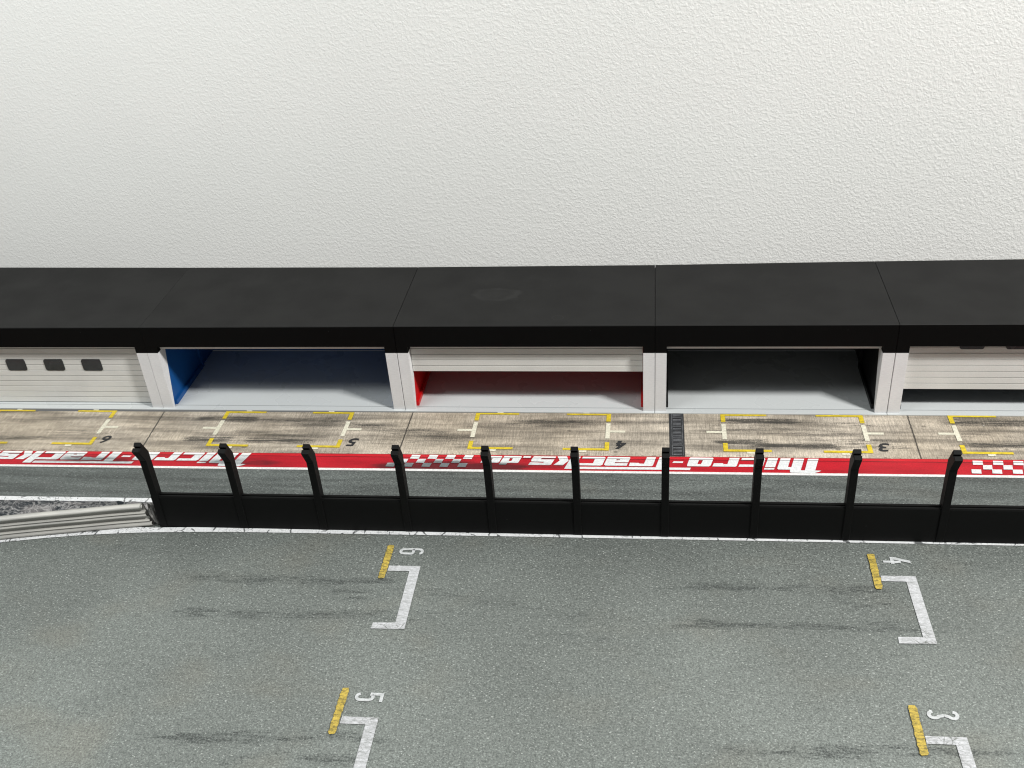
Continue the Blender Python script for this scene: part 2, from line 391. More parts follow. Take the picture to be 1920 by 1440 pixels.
WALLC = {
    'blue': m_plain('blue_garage_wall', (0.006, 0.078, 0.27), 0.45, 0.4, 0.05),
    'red': m_plain('red_garage_wall', (0.55, 0.007, 0.009), 0.45, 0.4, 0.05),
    'black': m_plain('black_garage_wall', (0.006, 0.006, 0.0065), 0.5, 0.3, 0.05),
    'navy': m_plain('navy_garage_wall', (0.015, 0.035, 0.065), 0.5, 0.3, 0.05),
}
# ------------------------------------------------------------------ dirt painted on a fine grid
def grid_sheet(name, xs, ys, z, mat, dirt=None, shear=0.0065, parent=None, zfun=None):
    X, Y = np.meshgrid(xs, ys)
    YY = Y + shear * X
    nx, ny = len(xs), len(ys)
    co = np.stack([X, YY, np.full_like(X, z) if zfun is None else zfun(X, YY)], -1).reshape(-1, 3)
    i = np.arange(nx * ny).reshape(ny, nx)
    quads = np.stack([i[:-1, :-1], i[:-1, 1:], i[1:, 1:], i[1:, :-1]], -1).reshape(-1, 4)
    me = bpy.data.meshes.new(name)
    me.from_pydata(co.tolist(), [], quads.tolist())
    if dirt is not None:
        a = me.attributes.new('dirt', 'FLOAT', 'POINT')
        a.data.foreach_set('value', dirt(X, YY).astype(np.float32).ravel())
    me.update()
    return link_mesh(name, me, mat, parent)

def streaks(lst):
    """list of (x0, y0, x1, y1, half width, strength, softness along x)"""
    def f(X, Y):
        D = np.zeros_like(X)
        for x0, y0, x1, y1, w, s, e in lst:
            t = (X - x0) / (x1 - x0)
            yc = y0 + (y1 - y0) * np.clip(t, 0, 1)
            g = np.exp(-((Y - yc) / (w * 1.45)) ** 2)
            a = np.clip((X - x0) / e + 0.5, 0, 1); b = np.clip((x1 - X) / e + 0.5, 0, 1)
            a = a * a * (3 - 2 * a); b = b * b * (3 - 2 * b)
            D = np.maximum(D, s * g * a * b)
        return D
    return f

def paint_dirt(o, fn):
    me = o.data
    co = np.empty(len(me.vertices) * 3, np.float32); me.vertices.foreach_get('co', co)
    co = co.reshape(-1, 3).astype(float)
    a = me.attributes.new('dirt', 'FLOAT', 'POINT')
    a.data.foreach_set('value', fn(co[:, 0], co[:, 1]).astype(np.float32))

SH = 0.0065
# ------------------------------------------------------------------ the room wall
def wall_y(x):
    return np.interp(x, [-9, -3.6, -2.4, -1.18, 0, 1.03, 2.2, 9], [0.80, 0.667, 0.634, 0.611, 0.607, 0.618, 0.624, 0.65])
xs = np.linspace(-8, 6, 113); zs = np.linspace(0, 5.5, 23)
X, Z = np.meshgrid(xs, zs)
i = np.arange(X.size).reshape(X.shape)
me = bpy.data.meshes.new('wall')
me.from_pydata(np.stack([X, wall_y(X), Z], -1).reshape(-1, 3).tolist(), [],
               np.stack([i[:-1, :-1], i[:-1, 1:], i[1:, 1:], i[1:, :-1]], -1).reshape(-1, 4).tolist())
for p in me.polygons: p.use_smooth = True
w = link_mesh('wall', me, MW)
tag(w, 'white plaster room wall with a stippled roller texture behind the garages', kind='structure')

# ------------------------------------------------------------------ road (the race track)
R = []
for cx, cy in ((0.0, 0.0), (1.846, 0.03)):
    R += [(-1.78 + cx, -1.178 + cy, -1.42 + cx, -1.170 + cy, .016, .95, .22), (-1.42 + cx, -1.172 + cy, -0.98 + cx, -1.163 + cy, .015, .85, .2),
          (-1.80 + cx, -1.362 + cy, -1.40 + cx, -1.352 + cy, .016, .85, .25), (-1.45 + cx, -1.350 + cy, -0.82 + cx, -1.338 + cy, .018, .7, .3),
          (-1.22 + cx, -1.230 + cy, -1.06 + cx, -1.215 + cy, .012, .6, .06), (-1.16 + cx, -1.262 + cy, -1.0 + cx, -1.235 + cy, .012, .5, .06),
          (-1.25 + cx, -1.195 + cy, -0.9 + cx, -1.185 + cy, .06, .28, .3)]
R += [(-1.64, -1.915, -1.25, -1.905, .020, .9, .2), (-1.3, -1.902, -.86, -1.888, .020, .55, .3), (-1.38, -2.005, -1.15, -1.965, .014, .7, .1),
      (-1.15, -1.985, -.88, -1.955, .014, .65, .1), (-1.05, -1.97, -.95, -1.965, .02, .6, .06), (-1.70, -2.10, -0.9, -2.08, .03, .6, .3),
      (.24, -1.862, .60, -1.850, .016, .95, .2), (.5, -1.852, 1.06, -1.828, .018, .8, .3), (.70, -1.95, 1.1, -1.93, .018, .6, .2)]
R += [(-2.6, -2.15, -1.72, -1.72, .05, .30, .5), (-1.9, -1.79, -1.35, -1.46, .045, .22, .5), (-.92, -1.19, -.40, -1.30, .03, .30, .25),
      (-.5, -1.275, .05, -1.36, .03, .28, .3), (-.7, -1.39, -.1, -1.43, .025, .24, .3), (-2.3, -1.0, -1.9, -1.02, .03, .32, .3),
      (-.8, -1.03, .3, -1.02, .05, .20, .5), (.9, -.99, 1.7, -.97, .05, .22, .4), (-.6, -1.62, .5, -1.60, .05, .14, .6), (-.2, -1.85, .3, -1.9, .08, .14, .4)]
xs = np.concatenate([np.linspace(-7, -3.1, 20), np.arange(-3.0, 2.3, .0125), np.linspace(2.4, 6, 15)])
ys = np.concatenate([np.linspace(-5.5, -2.5, 10), np.arange(-2.45, -0.72, .0125)])
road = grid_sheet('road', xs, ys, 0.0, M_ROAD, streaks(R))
tag(road, 'grey-green asphalt race track with painted grid slots and rubber marks', kind='structure')

# cracked white edge line along the wall and the guardrail
edge = [(-3.7, -1.275), (-3.2, -1.127), (-2.95, -1.060), (-2.704, -1.006), (-2.53, -.973), (-2.353, -.946), (-2.20, -.930), (-2.081, -.920), (-1.85, -.909), (-1.622, -.904),
        (-.562, -.892), (.434, -.8835), (1.369, -.8765), (2.6, -.868)]
top = [(x, y + (.030 if x > -2.2 else .045)) for x, y in edge]
bm = bmesh.new()
a = [bm.verts.new((x, y, .003)) for x, y in edge]; b = [bm.verts.new((x, y, .003)) for x, y in top]
for k in range(len(a) - 1): bm.faces.new((a[k], a[k + 1], b[k + 1], b[k]))
tag(obj('edge_line', bm, M_EDGE, road), 'cracked white line along the track edge')

# ------------------------------------------------------------------ numbers
def glyph(name, ch, mat, parent, cx, cy, sx, sy, rot, z, shear=0.0, bold=0.02):
    cu = bpy.data.curves.new(name, 'FONT')
    cu.body = ch; cu.align_x = 'LEFT'; cu.size = 1.0; cu.offset = bold;  cu.resolution_u = 6
    t = bpy.data.objects.new('tmp_text', cu); COL.objects.link(t)
    bpy.context.view_layer.update()
    me = bpy.data.meshes.new_from_object(t.evaluated_get(bpy.context.evaluated_depsgraph_get()))
    bpy.data.objects.remove(t); bpy.data.curves.remove(cu)
    me.name = name; me.materials.clear()
    P = np.array([v.co[:] for v in me.vertices]); lo, hi = P.min(0), P.max(0)
    c, s = math.cos(rot), math.sin(rot)
    for v in me.vertices:
        w = ((v.co.y - lo[1]) / (hi[1] - lo[1]) - .5) * sy
        u = ((v.co.x - lo[0]) / (hi[0] - lo[0]) - .5) * sx + shear * w
        v.co = (cx + c * u - s * w, cy + s * u + c * w, z)
    return link_mesh(name, me, mat, parent)

def stroke(pts, wd):
    """mitred strip of width wd along a polyline; returns quads"""
    n = len(pts); Ls, Rs = [], []
    for k in range(n):
        p = Vector(pts[k])
        d1 = (p - Vector(pts[k - 1])).normalized() if k > 0 else None
        d2 = (Vector(pts[k + 1]) - p).normalized() if k < n - 1 else None
        d = (d1 + d2).normalized() if d1 and d2 else (d1 or d2)
        nn = Vector((-d.y, d.x)); sc = 1.0
        if d1 and d2: sc = 1.0 / max(.55, nn.dot(Vector((-d1.y, d1.x))))
        Ls.append(p + nn * wd * .5 * sc); Rs.append(p - nn * wd * .5 * sc)
    return [[Ls[k], Ls[k + 1], Rs[k + 1], Rs[k]] for k in range(n - 1)]

def arc(cx, cy, rx, ry, a0, a1, n=9):
    return [(cx + rx * math.cos(math.radians(a0 + (a1 - a0) * k / n)), cy + ry * math.sin(math.radians(a0 + (a1 - a0) * k / n))) for k in range(n + 1)]

NUM4 = [[(.000, .049), (.0145, .049), (-.003, -.008), (-.0185, -.008)], [(-.0185, -.0082), (-.0185, -.0235), (.0185, -.0235), (.0185, -.0082)],
        [(.001, -.0237), (.001, -.049), (.0145, -.049), (.0145, -.0237)], [(.001, -.008), (.0145, -.008), (.0145, .016), (.001, .016)]]
def road_number(num, cx, cy, parent):
    """narrow rounded road numeral, width .037, height .098, lying on its side"""
    w, h, t = .0185, .049, .0115
    a, b = w - t / 2, h - t / 2
    bm = bmesh.new()
    if num == 6:
        quads = stroke(arc(0, b - a * 1.0, a, a * 1.0, 12, 180) + arc(0, -b + a * 1.1, a, a * 1.1, 180, 360) + arc(0, .008 - a * .62, a, a * .62, 0, 150, 8), t)
    elif num == 5:
        quads = stroke([(w, b), (-a, b), (-a - .001, .008)] + arc(0, -.004, a, .0175, 140, 0, 8) + arc(0, -b + a * 1.1, a, a * 1.1, 0, -168, 9), t)
    elif num == 3:
        quads = stroke(arc(0, b - a * 1.1, a, a * 1.1, 172, -62, 10) + [(.002, .0035)], t) + stroke([(.0022, .0032)] + arc(0, -b + a * 1.2, a, a * 1.2, 62, -172, 10), t)
    else:
        quads = [[(.000, h), (.0135, h), (-.005, -.010), (-w, -.010)], [(-w, -.0102), (-w, -.0225), (w, -.0225), (w, -.0102)],
                 [(.002, -.0227), (.002, -h), (.0135, -h), (.0135, -.0227)], [(.002, -.010), (.0135, -.010), (.0135, .014), (.002, .014)]]
    for q in quads:
        flat_poly(bm, [[(cx + p[1], cy - p[0]) for p in q]], .003)
    return obj('slot_number', bm, M_NUM, parent)

# grid slots: white bracket, yellow start line, number lying on its side
for n, (xr, yt) in {6: (-.8985, -1.0775), 5: (-.8995, -1.8045), 4: (.9465, -1.058), 3: (.9545, -1.7725)}.items():
    bm = bmesh.new()
    s = .004
    flat_poly(bm, [[(xr - .125, yt - .031), (xr - .124, yt - .002), (xr, yt), (xr + s, yt - .331), (xr - .121, yt - .334), (xr - .119, yt - .304), (xr - .036, yt - .301), (xr - .0385, yt - .030)]], .003)
    g = tag(obj('grid_slot', bm, M_GRID, road), 'white bracket of grid slot %d' % n)
    bm = bmesh.new()
    rnd = random.Random(n)
    L_, R_ = [], []
    for k in range(29):
        y = yt + .115 - .190 * k / 28
        e = .004 if k in (0, 28) else 0
        L_.append((xr - .1535 + e + rnd.uniform(-.0018, .0018), y + rnd.uniform(-.002, .002)))
        R_.append((xr - .1275 - e + rnd.uniform(-.0018, .0018), y + rnd.uniform(-.002, .002)))
    for k in range(28):
        flat_poly(bm, [[L_[k], L_[k + 1], R_[k + 1], R_[k]]], .0045)
    obj('start_line', bm, M_YEL, g)
    road_number(n, xr - .052, yt + .0825, g)

# ------------------------------------------------------------------ pit lane, red stripe, apron
PITD = streaks([(-3.3, -.64, -2.0, -.645, .02, .30, .5), (-3.0, -.55, -2.2, -.56, .03, .25, .4), (-2.1, -.655, -1.5, -.65, .018, .42, .3),
                (-1.45, -.655, -.7, -.65, .018, .35, .4), (-.9, -.60, .1, -.60, .02, .18, .4), (.2, -.65, 1.6, -.63, .02, .15, .5)])
xs = np.arange(-4.6, 3.2, .025)
pit = grid_sheet('pit_lane', xs, np.linspace(-.7135, -.4705, 14), 0.0, M_PIT, PITD)
pit.location.z = .001
tag(pit, 'dark grey-green pit lane between the red stripe and the black wall', kind='structure')
bm = bmesh.new(); flat_poly(bm, [[(-4.6, -.4705 - 4.6 * SH), (3.2, -.4705 + 3.2 * SH), (3.2, -.4555 + 3.2 * SH), (-4.6, -.4555 - 4.6 * SH)]], .003)
tag(obj('lane_line', bm, M_LINE, pit), 'thin white line beside the red stripe')
bm = bmesh.new(); flat_poly(bm, [[(-4.6, -.7125 - 4.6 * SH), (3.2, -.7125 + 3.2 * SH), (3.2, -.685 + 3.2 * SH), (-4.6, -.685 - 4.6 * SH)]], .003)
tag(obj('lane_line', bm, M_EDGE, pit), 'white line along the rubble verge')

STD = streaks([(-1.22, -.441, -.55, -.432, .020, .85, .25), (-1.05, -.436, -.78, -.432, .028, .9, .2), (-2.05, -.43, -1.66, -.43, .018, .50, .15),
               (-2.75, -.418, -2.35, -.43, .02, .55, .2), (-1.95, -.405, -1.72, -.41, .022, .36, .15), (-2.9, -.44, -2.5, -.44, .012, .4, .2), (-.7, -.42, -.3, -.43, .02, .35, .3)])
stripe = grid_sheet('red_stripe', xs, np.linspace(-.4555, -.3430, 12), 0.0, M_RED, STD)
tag(stripe, 'red painted stripe with white lettering between pit lane and concrete apron', kind='structure')

def shift(loop, dx, dy): return [(p[0] + dx, p[1] + dy) for p in loop]
for dx, dy, lab in ((0, 0, 'white lettering in front of the drain channel'), (-2.518, -.0129, 'white lettering behind the end of the black wall')):
    bm = bmesh.new()
    for loops in TEXT['L']:
        flat_poly(bm, [shift(lp, dx, dy) for lp in loops], .0025)
    bmesh.ops.subdivide_edges(bm, edges=bm.edges[:], cuts=2, use_grid_fill=True)
    paint_dirt(tag(obj('lettering', bm, M_INK, stripe), lab), STD)
for dx, dy, lab in ((0, 0, 'chequered pattern greyed by rubber'), (2.473, .0118, 'clean chequered pattern'), (-2.518, -.0129, 'chequered pattern')):
    bm = bmesh.new()
    for lp in TEXT['F']:
        flat_poly(bm, [shift(lp, dx, dy)], .0025)
    bmesh.ops.subdivide_edges(bm, edges=bm.edges[:], cuts=2, use_grid_fill=True)
    paint_dirt(tag(obj('chequered_pattern', bm, M_INK, stripe), lab), STD)

AP = streaks([(-2.20, -.088, -1.88, -.085, .017, .95, .12), (-2.2, -.252, -1.95, -.248, .018, .8, .12), (-1.92, -.258, -1.55, -.262, .015, .8, .15),
              (-1.9, -.088, -1.40, -.108, .014, .55, .2), (-1.5, -.10, -.85, -.205, .016, .55, .3), (-1.45, -.24, -.8, -.27, .02, .35, .3), (-1.9, -.155, -1.5, -.16, .02, .28, .2),
              (-.66, -.082, -.22, -.088, .014, .6, .2), (-.9, -.10, -.7, -.15, .014, .35, .1), (-.25, -.09, .2, -.085, .012, .35, .2), (-.5, -.14, -.2, -.15, .02, .22, .2), (-.7, -.25, .05, -.245, .012, .25, .3),
              (.30, -.068, .66, -.070, .014, 1.0, .12), (.60, -.078, 1.05, -.095, .012, .55, .2), (.26, -.23, .50, -.228, .016, .8, .1), (.40, -.252, .80, -.255, .014, .95, .2),
              (.35, -.13, .95, -.17, .03, .40, .3), (.78, -.235, 1.10, -.26, .018, .55, .2), (.85, -.085, 1.15, -.10, .012, .4, .2),
              (1.27, -.058, 1.75, -.060, .014, .85, .15), (1.25, -.083, 1.7, -.08, .012, .55, .2), (1.28, -.232, 1.8, -.228, .016, .65, .2), (-3.3, -.09, -2.62, -.10, .03, .30, .3),
              (-3.4, -.26, -2.75, -.255, .018, .45, .3), (-2.95, -.16, -2.5, -.15, .03, .25, .3),
              (-1.75, -.13, -1.2, -.15, .03, .42, .3), (-1.35, -.17, -.75, -.24, .022, .45, .3), (-.75, -.10, -.25, -.11, .03, .38, .2), (.15, -.12, .7, -.14, .03, .42, .3), (.6, -.20, 1.1, -.22, .025, .42, .3), (-2.0, -.20, -1.5, -.22, .025, .42, .2), (1.2, -.15, 1.8, -.16, .035, .35, .3), (-3.0, -.20, -2.5, -.21, .025, .4, .3), (-2.5, -.07, -2.2, -.07, .02, .35, .2)])
apron = grid_sheet('pit_apron', np.arange(-4.6, 3.2, .0125), np.linspace(-.3430, -.012, 28), 0.0, M_CON, AP)
tag(apron, 'stained brushed concrete apron in front of the pit garages', kind='structure')

def pit_box(xl, xr, yo, num, lab):
    yt, yb, t = -.021 + yo, -.307 + yo, .020
    bm = bmesh.new()
    for sx, x in ((1, xl), (-1, xr)):
        for y0, y1 in ((yt, yt - .062), (yb, yb + .062)):
            sy = 1 if y1 > y0 else -1
            tt = t * .62 if sy < 0 else t * .75
            flat_poly(bm, [[(x, y0), (x + sx * .205, y0), (x + sx * .205, y0 + sy * tt), (x + sx * t, y0 + sy * tt), (x + sx * t, y1), (x, y1)]], .0025)
    g = tag(obj('pit_box', bm, M_BOXY, apron), lab)
    bm = bmesh.new()
    for sx, x in ((1, xl), (-1, xr)):
        ya, yc, yb2 = -.098 + yo, -.162 + yo, -.217 + yo
        xo = x - sx * .068
        flat_poly(bm, [[(x, ya), (x + sx * t, ya), (x + sx * t, yb2), (x, yb2), (x, yc - .008), (xo, yc - .008), (xo, yc + .008), (x, yc + .008)]], .0025)
        xc = x + sx * .115
        rect(bm, xc - .016, xc + .016, yb - .015, yb - .0015, .0025)
        rect(bm, xc - .014, xc + .014, yt + .0015, yt + .008, .0025)
    obj('stop_mark', bm, M_BOXW, g)
    if num == '4':
        bm = bmesh.new()
        for q in NUM4:
            flat_poly(bm, [[(xr + .050 - (p[0] * 1.2 + .22 * p[1] * .62), yb + .044 - p[1] * .62) for p in q]], .0025)
        obj('box_number', bm, M_BOXN, g)
    elif num:
        glyph('box_number', num, M_BOXN, g, xr + .050, yb + .044, .043, .060, math.pi, .0025, .22, .022)
pit_box(-3.27, -2.632, -.004, '6', 'yellow pit box 6')
pit_box(-2.067, -1.424, -.003, '5', 'yellow pit box 5')
pit_box(-.833, -.199, 0, '4', 'yellow pit box 4')
pit_box(.298, .926, .004, '3', 'yellow pit box 3')
pit_box(1.290, 1.924, .008, None, 'yellow pit box in front of the nearly closed garage')

# drain channel set across the apron
bm = bmesh.new(); box(bm, .066, .132, -.3415, -.0135, -.01, .002)
d = tag(obj('drain_channel', bm, M_GRATE, apron), 'black slotted drain channel across the concrete')
bm = bmesh.new(); bv = bmesh.new()
for k in range(31):
    y = -.334 + k * .0103
    if k % 7 == 6: continue
    rect(bm, .082, .119, y, y + .0042, .0036)
    rect(bv, .083, .118, y + .0048, y + .0092, .0034)
for k in (6, 13, 20, 27):
    rect(bm, .077, .125, -.334 + k * .0103 + .004, -.334 + k * .0103 + .0062, .0036)
rect(bm, .0765, .0785, -.338, -.018, .0040); rect(bm, .1235, .1255, -.338, -.018, .0040)
obj('grate_bar', bm, M_SLOT, d); obj('grate_slot', bv, M_VOID, d)

# ------------------------------------------------------------------ garages
H1, HO, H2 = .3186, .3515, .4597
def slat_profile(z0, z1, y):
    prof = []
    z = z0
    while z < z1 - 1e-4:
        t = min(z + .0312, z1)
        prof += [(y + .005, z), (y + .005, z + .0022), (y - .0022, z + .0034), (y - .0022, t - .0008), (y, t - .0002)]
        z = t
    return prof

def make_garage(x0, x1, xl, xr, wallc, label, door=None, windows=(), roofmat=None, back=(.603, .597), ga=.0012, gb=.0012):
    cx = (x0 + x1) / 2
    root = tag(empty('pit_garage', (cx, 0, 0)), label, 'garage', 'pit garages in a row against the wall', 'thing')
    A, B, L, R_ = x0 - cx + ga, x1 - cx - gb, xl - cx, xr - cx
    for a, b in ((A, L), (R_, B)):
        bm = bmesh.new()
        prism_x(bm, [(0, .003), (0, H1), (.078, H1), (.014, .003)], a, b)
        bmesh.ops.bevel(bm, geom=[e for e in bm.edges if all(abs(v.co.y) < 1e-6 for v in e.verts) and abs(e.verts[0].co.z - e.verts[1].co.z) > .1], offset=.0016, segments=2, affect='EDGES')
        obj('pillar', bm, M_WHITE, root)
    bm = bmesh.new(); box(bm, A, B, -.014, .022, 0, .005, .001); obj('threshold', bm, M_FLOOR, root)
    bm = bmesh.new(); box(bm, A + .01, B - .01, .0245, .548, -.002, .006); obj('floor', bm, M_FLOOR, root)
    # coloured walls inside, with a skirting and a pilaster on each side wall
    bm = bmesh.new()
    for s, e in ((-1, L), (1, R_)):
        x_in, x_out = e + s * .0022, e + s * .0125
        box(bm, min(x_in, x_out), max(x_in, x_out), .0165, .556, .0062, .398)
        p0, p1 = e + s * .0018, e - s * .010
        box(bm, min(p0, p1), max(p0, p1), .030, .372, .0064, .030)
        box(bm, min(p0, p1), max(p0, p1), .374, .392, .0064, .396)
    box(bm, L - .012, R_ + .012, .548, .558, .0066, .3975)
    box(bm, L - .0019, R_ + .0019, .066, .5475, .3905, .3972)
    obj('interior_wall', bm, WALLC[wallc], root)
    bm = bmesh.new(); zl = .3235 if door is None else .362
    box(bm, L, R_, .030, .040, zl, .40, .001); obj('lintel', bm, M_DOOR, root)
    # black roof slab with a header that steps down over the pillars
    bm = bmesh.new()
    c = .0028
    prism_x(bm, [(.0006, .40), (.0006, H2 - c), (c, H2), (.5, H2), (.5, .40)], A, B)
    for v in bm.verts:
        if v.co.y > .4: v.co.y = back[0] if v.co.x < 0 else back[1]
    rm = roofmat or M_ROOF
    ro = obj('roof', bm, rm, root)
    bm = bmesh.new()
    pts = [(A, H1), (L, H1), (L, HO), (R_, HO), (R_, H1), (B, H1), (B, H2 - c), (A, H2 - c)]
    f = [bm.verts.new((x, 0, z)) for x, z in pts]; g = [bm.verts.new((x, .078, z)) for x, z in pts]
    for k in range(8): bm.faces.new((f[k], f[(k + 1) % 8], g[(k + 1) % 8], g[k]))
    for t in tessellate_polygon([[Vector((x, z, 0)) for x, z in pts]]):
        bm.faces.new([f[i] for i in t]); bm.faces.new([g[i] for i in t])
    bmesh.ops.recalc_face_normals(bm, faces=bm.faces)
    box(bm, A - ga * .9, A, .006, .077, H1, H2 - .006); box(bm, B, B + gb * .9, .006, .077, H1, H2 - .006)
    obj('header', bm, M_HEAD, root)
    bm = bmesh.new(); box(bm, A, B, .56, min(back) - .002, 0, .3995); box(bm, A, L - .014, .085, .558, 0, .3992); box(bm, R_ + .014, B, .085, .558, 0, .3992)
    obj('outer_wall', bm, M_BLACK, root)
    if door is not None:
        bm = bmesh.new()
        yd = .042
        p = slat_profile(door, .44 if door < .2 else .42, yd)
        a = [bm.verts.new((L + .002, y, z)) for y, z in p]; b = [bm.verts.new((R_ - .002, y, z)) for y, z in p]
        for k in range(len(p) - 1): bm.faces.new((a[k], b[k], b[k + 1], a[k + 1]))
        # plain back and bottom edge so the curtain has thickness
        q = [bm.verts.new(v) for v in ((L + .002, yd + .006, door), (R_ - .002, yd + .006, door), (R_ - .002, yd + .006, p[-1][1]), (L + .002, yd + .006, p[-1][1]))]
        bm.faces.new(q); bm.faces.new((a[0], q[0], q[1], b[0]))
        dr = obj('roller_door', bm, M_DOOR, root)
        for wx, wz in windows:
            bm = bmesh.new()
            hw, hh, r = .0505, .0310, .010
            pts = []
            for k in range(4):
                qx, qz = ((1, 1), (-1, 1), (-1, -1), (1, -1))[k]
                for j in range(5):
                    an = math.radians(90 * k + 22.5 * j)
                    pts.append((wx - cx + qx * (hw - r) + r * math.cos(an), wz + qz * (hh - r) + r * math.sin(an)))
            f = [bm.verts.new((x, yd - .0052, z)) for x, z in pts]; g = [bm.verts.new((x, yd + .001, z)) for x, z in pts]
            bm.faces.new(f[::-1])
            for k in range(len(pts)): bm.faces.new((f[k], f[(k + 1) % len(pts)], g[(k + 1) % len(pts)], g[k]))
            bmesh.ops.recalc_face_normals(bm, faces=bm.faces)
            obj('window', bm, M_GLASS, dr)
    return root

M_ROOF = m_roof(seed=1.3)
M_ROOF3 = m_roof('smudged_black_plastic', (-.155, .305, .135, .075), seed=5.1)
g1 = make_garage(-3.62, -2.402, -3.566, -2.457, 'blue', 'white pit garage with a fully closed slatted roller door with small dark windows', .0075, [(x, .228) for x in (-3.327, -3.128, -2.927, -2.729)], back=(.661, .628), gb=.0004)
g2 = make_garage(-2.402, -1.180, -2.347, -1.236, 'blue', 'white pit garage standing fully open with blue walls inside', back=(.628, .603), ga=.0004)
g3 = make_garage(-1.180, 0.001, -1.127, -.0525, 'red', 'white pit garage with its door raised most of the way and red walls inside', .193, roofmat=M_ROOF3)
g4 = make_garage(0.001, 1.034, .0525, .9795, 'black', 'white pit garage standing fully open with black walls inside', back=(.597, .610))
g5 = make_garage(1.034, 2.252, 1.089, 2.197, 'navy', 'white pit garage with its roller door lowered nearly to the floor', .105, [(x, .346) for x in (1.357, 1.547, 1.737, 1.927)], back=(.610, .617))

# ------------------------------------------------------------------ black pit wall with fence posts
def fy(x): return -.8725 + .0046 * x
posts = [-2.030, -1.676, -1.338, -.985, -.638, -.299, .040, .380, .725, 1.070, 1.415, 1.76, 2.105]
POST = [(-.004, .012), (-.004, .348), (-.037, .415), (-.021, .423), (-.0156, .4123), (-.0085, .416), (-.0139, .4267), (.0021, .4348), (.036, .368), (.036, .0)]
POST = [(-.0005, .0)] + POST
PANEL = [(0, 0), (0, .1585), (.0025, .1645), (.0095, .1645), (.0095, .135), (.0155, .135), (.0155, .1655), (.0265, .1655), (.0285, .160), (.0285, 0)]
def post_mesh():
    bm = bmesh.new()
    prism_x(bm, POST, -.0142, .0142)
    es = [e for e in bm.edges if abs(e.verts[0].co.x - e.verts[1].co.x) < 1e-6 and e.calc_length() > .006 and len(e.link_faces) == 2
          and abs(e.link_faces[0].normal.dot(e.link_faces[1].normal)) < .5]
    bmesh.ops.bevel(bm, geom=es, offset=.0014, segments=1, affect='EDGES')
    me = bpy.data.meshes.new('post'); bm.normal_update(); bm.to_mesh(me); bm.free(); me.materials.append(M_BLACK)
    return me
PM = post_mesh()
for (xa, xb, label) in ((-2.048, -1.6915, 'short black pit wall section with a single post beside the grey guardrail'),
                        (-1.6895, -.3145, 'black pit wall section with four posts in front of the blue and red garages'),
                        (-.3125, 1.0550, 'black pit wall section with four posts in front of the drain channel and black garage'),
                        (1.0570, 2.42, 'black pit wall section in front of the nearly closed garage')):
    cx = (xa + xb) / 2
    root = tag(empty('pit_wall', (cx, fy(cx), 0)), label, 'pit wall', 'black pit wall sections with fence posts', 'thing')
    root.rotation_euler.z = math.atan(.0046)
    bm = bmesh.new(); prism_x(bm, PANEL, xa - cx, xb - cx)
    obj('wall_panel', bm, M_BLACK, root)
    for px in posts:
        if xa < px < xb:
            p = bpy.data.objects.new('post', PM); COL.objects.link(p); p.parent = root
            p.location = (px - cx, 0, 0)

# ------------------------------------------------------------------ guardrail and rubble verge
path = [(-4.2, -1.40), (-3.6, -1.215), (-3.2, -1.105), (-2.95, -1.040), (-2.719, -.985), (-2.54, -.950), (-2.364, -.919), (-2.22, -.893), (-2.092, -.873)]
def catmull(P, n):
    out = []
    for k in range(len(P) - 1):
        p0, p1, p2, p3 = P[max(k - 1, 0)], P[k], P[k + 1], P[min(k + 2, len(P) - 1)]
        for j in range(n):
            t = j / n
            out.append(tuple(.5 * (2 * p1[i] + (p2[i] - p0[i]) * t + (2 * p0[i] - 5 * p1[i] + 4 * p2[i] - p3[i]) * t * t + (3 * p1[i] - p0[i] - 3 * p2[i] + p3[i]) * t ** 3) for i in (0, 1)))
    return out + [P[-1]]
pp = catmull(path, 8)
RP = [(.012, .1120), (-.001, .1130), (-.0075, .1085), (-.0085, .1020), (-.0035, .0950), (.0015, .0860), (.0010, .0800), (-.0050, .0755), (-.0062, .0725), (-.0030, .0700), (-.0030, .0680), (-.0072, .0640), (-.0080, .0590),
      (-.0020, .0530), (.0015, .0450), (.0010, .0370), (-.0050, .0330), (-.0062, .0300), (-.0032, .0270), (-.0032, .0250), (-.0080, .0200), (-.0085, .0120), (-.0040, .0040), (-.003, 0.001), (.012, .001)]
gr = tag(empty('guardrail', (-2.7, -.98, 0)), 'grey ridged guardrail curving along the track edge up to the black wall', 'guardrail', None, 'thing')
bm = bmesh.new()
rows = []
rnd = random.Random(9)
N = len(pp)
for k, (x, y) in enumerate(pp):
    x2, y2 = pp[min(k + 1, N - 1)]; x1, y1 = pp[max(k - 1, 0)]
    tx, ty = x2 - x1, y2 - y1; l = math.hypot(tx, ty); tx, ty = tx / l, ty / l
    nx, ny = -ty, tx                    # away from the track
    row = []
    for j, (o, z) in enumerate(RP):
        o = o * 1.45 if z < .11 and j < len(RP) - 2 else o
        e = 0.0
        if k == N - 1: e = (.012 - z * .22) + rnd.uniform(-.004, .004)   # ragged, slanting torn end
        row.append(bm.verts.new((x + nx * o + tx * e + 2.7, y + ny * o + ty * e + .98, z)))
    rows.append(row)
for k in range(N - 1):
    for j in range(len(RP)):
        bm.faces.new((rows[k][j], rows[k + 1][j], rows[k + 1][(j + 1) % len(RP)], rows[k][(j + 1) % len(RP)]))
bmesh.ops.recalc_face_normals(bm, faces=bm.faces)
obj('rail', bm, M_RAIL, gr, smooth=True)
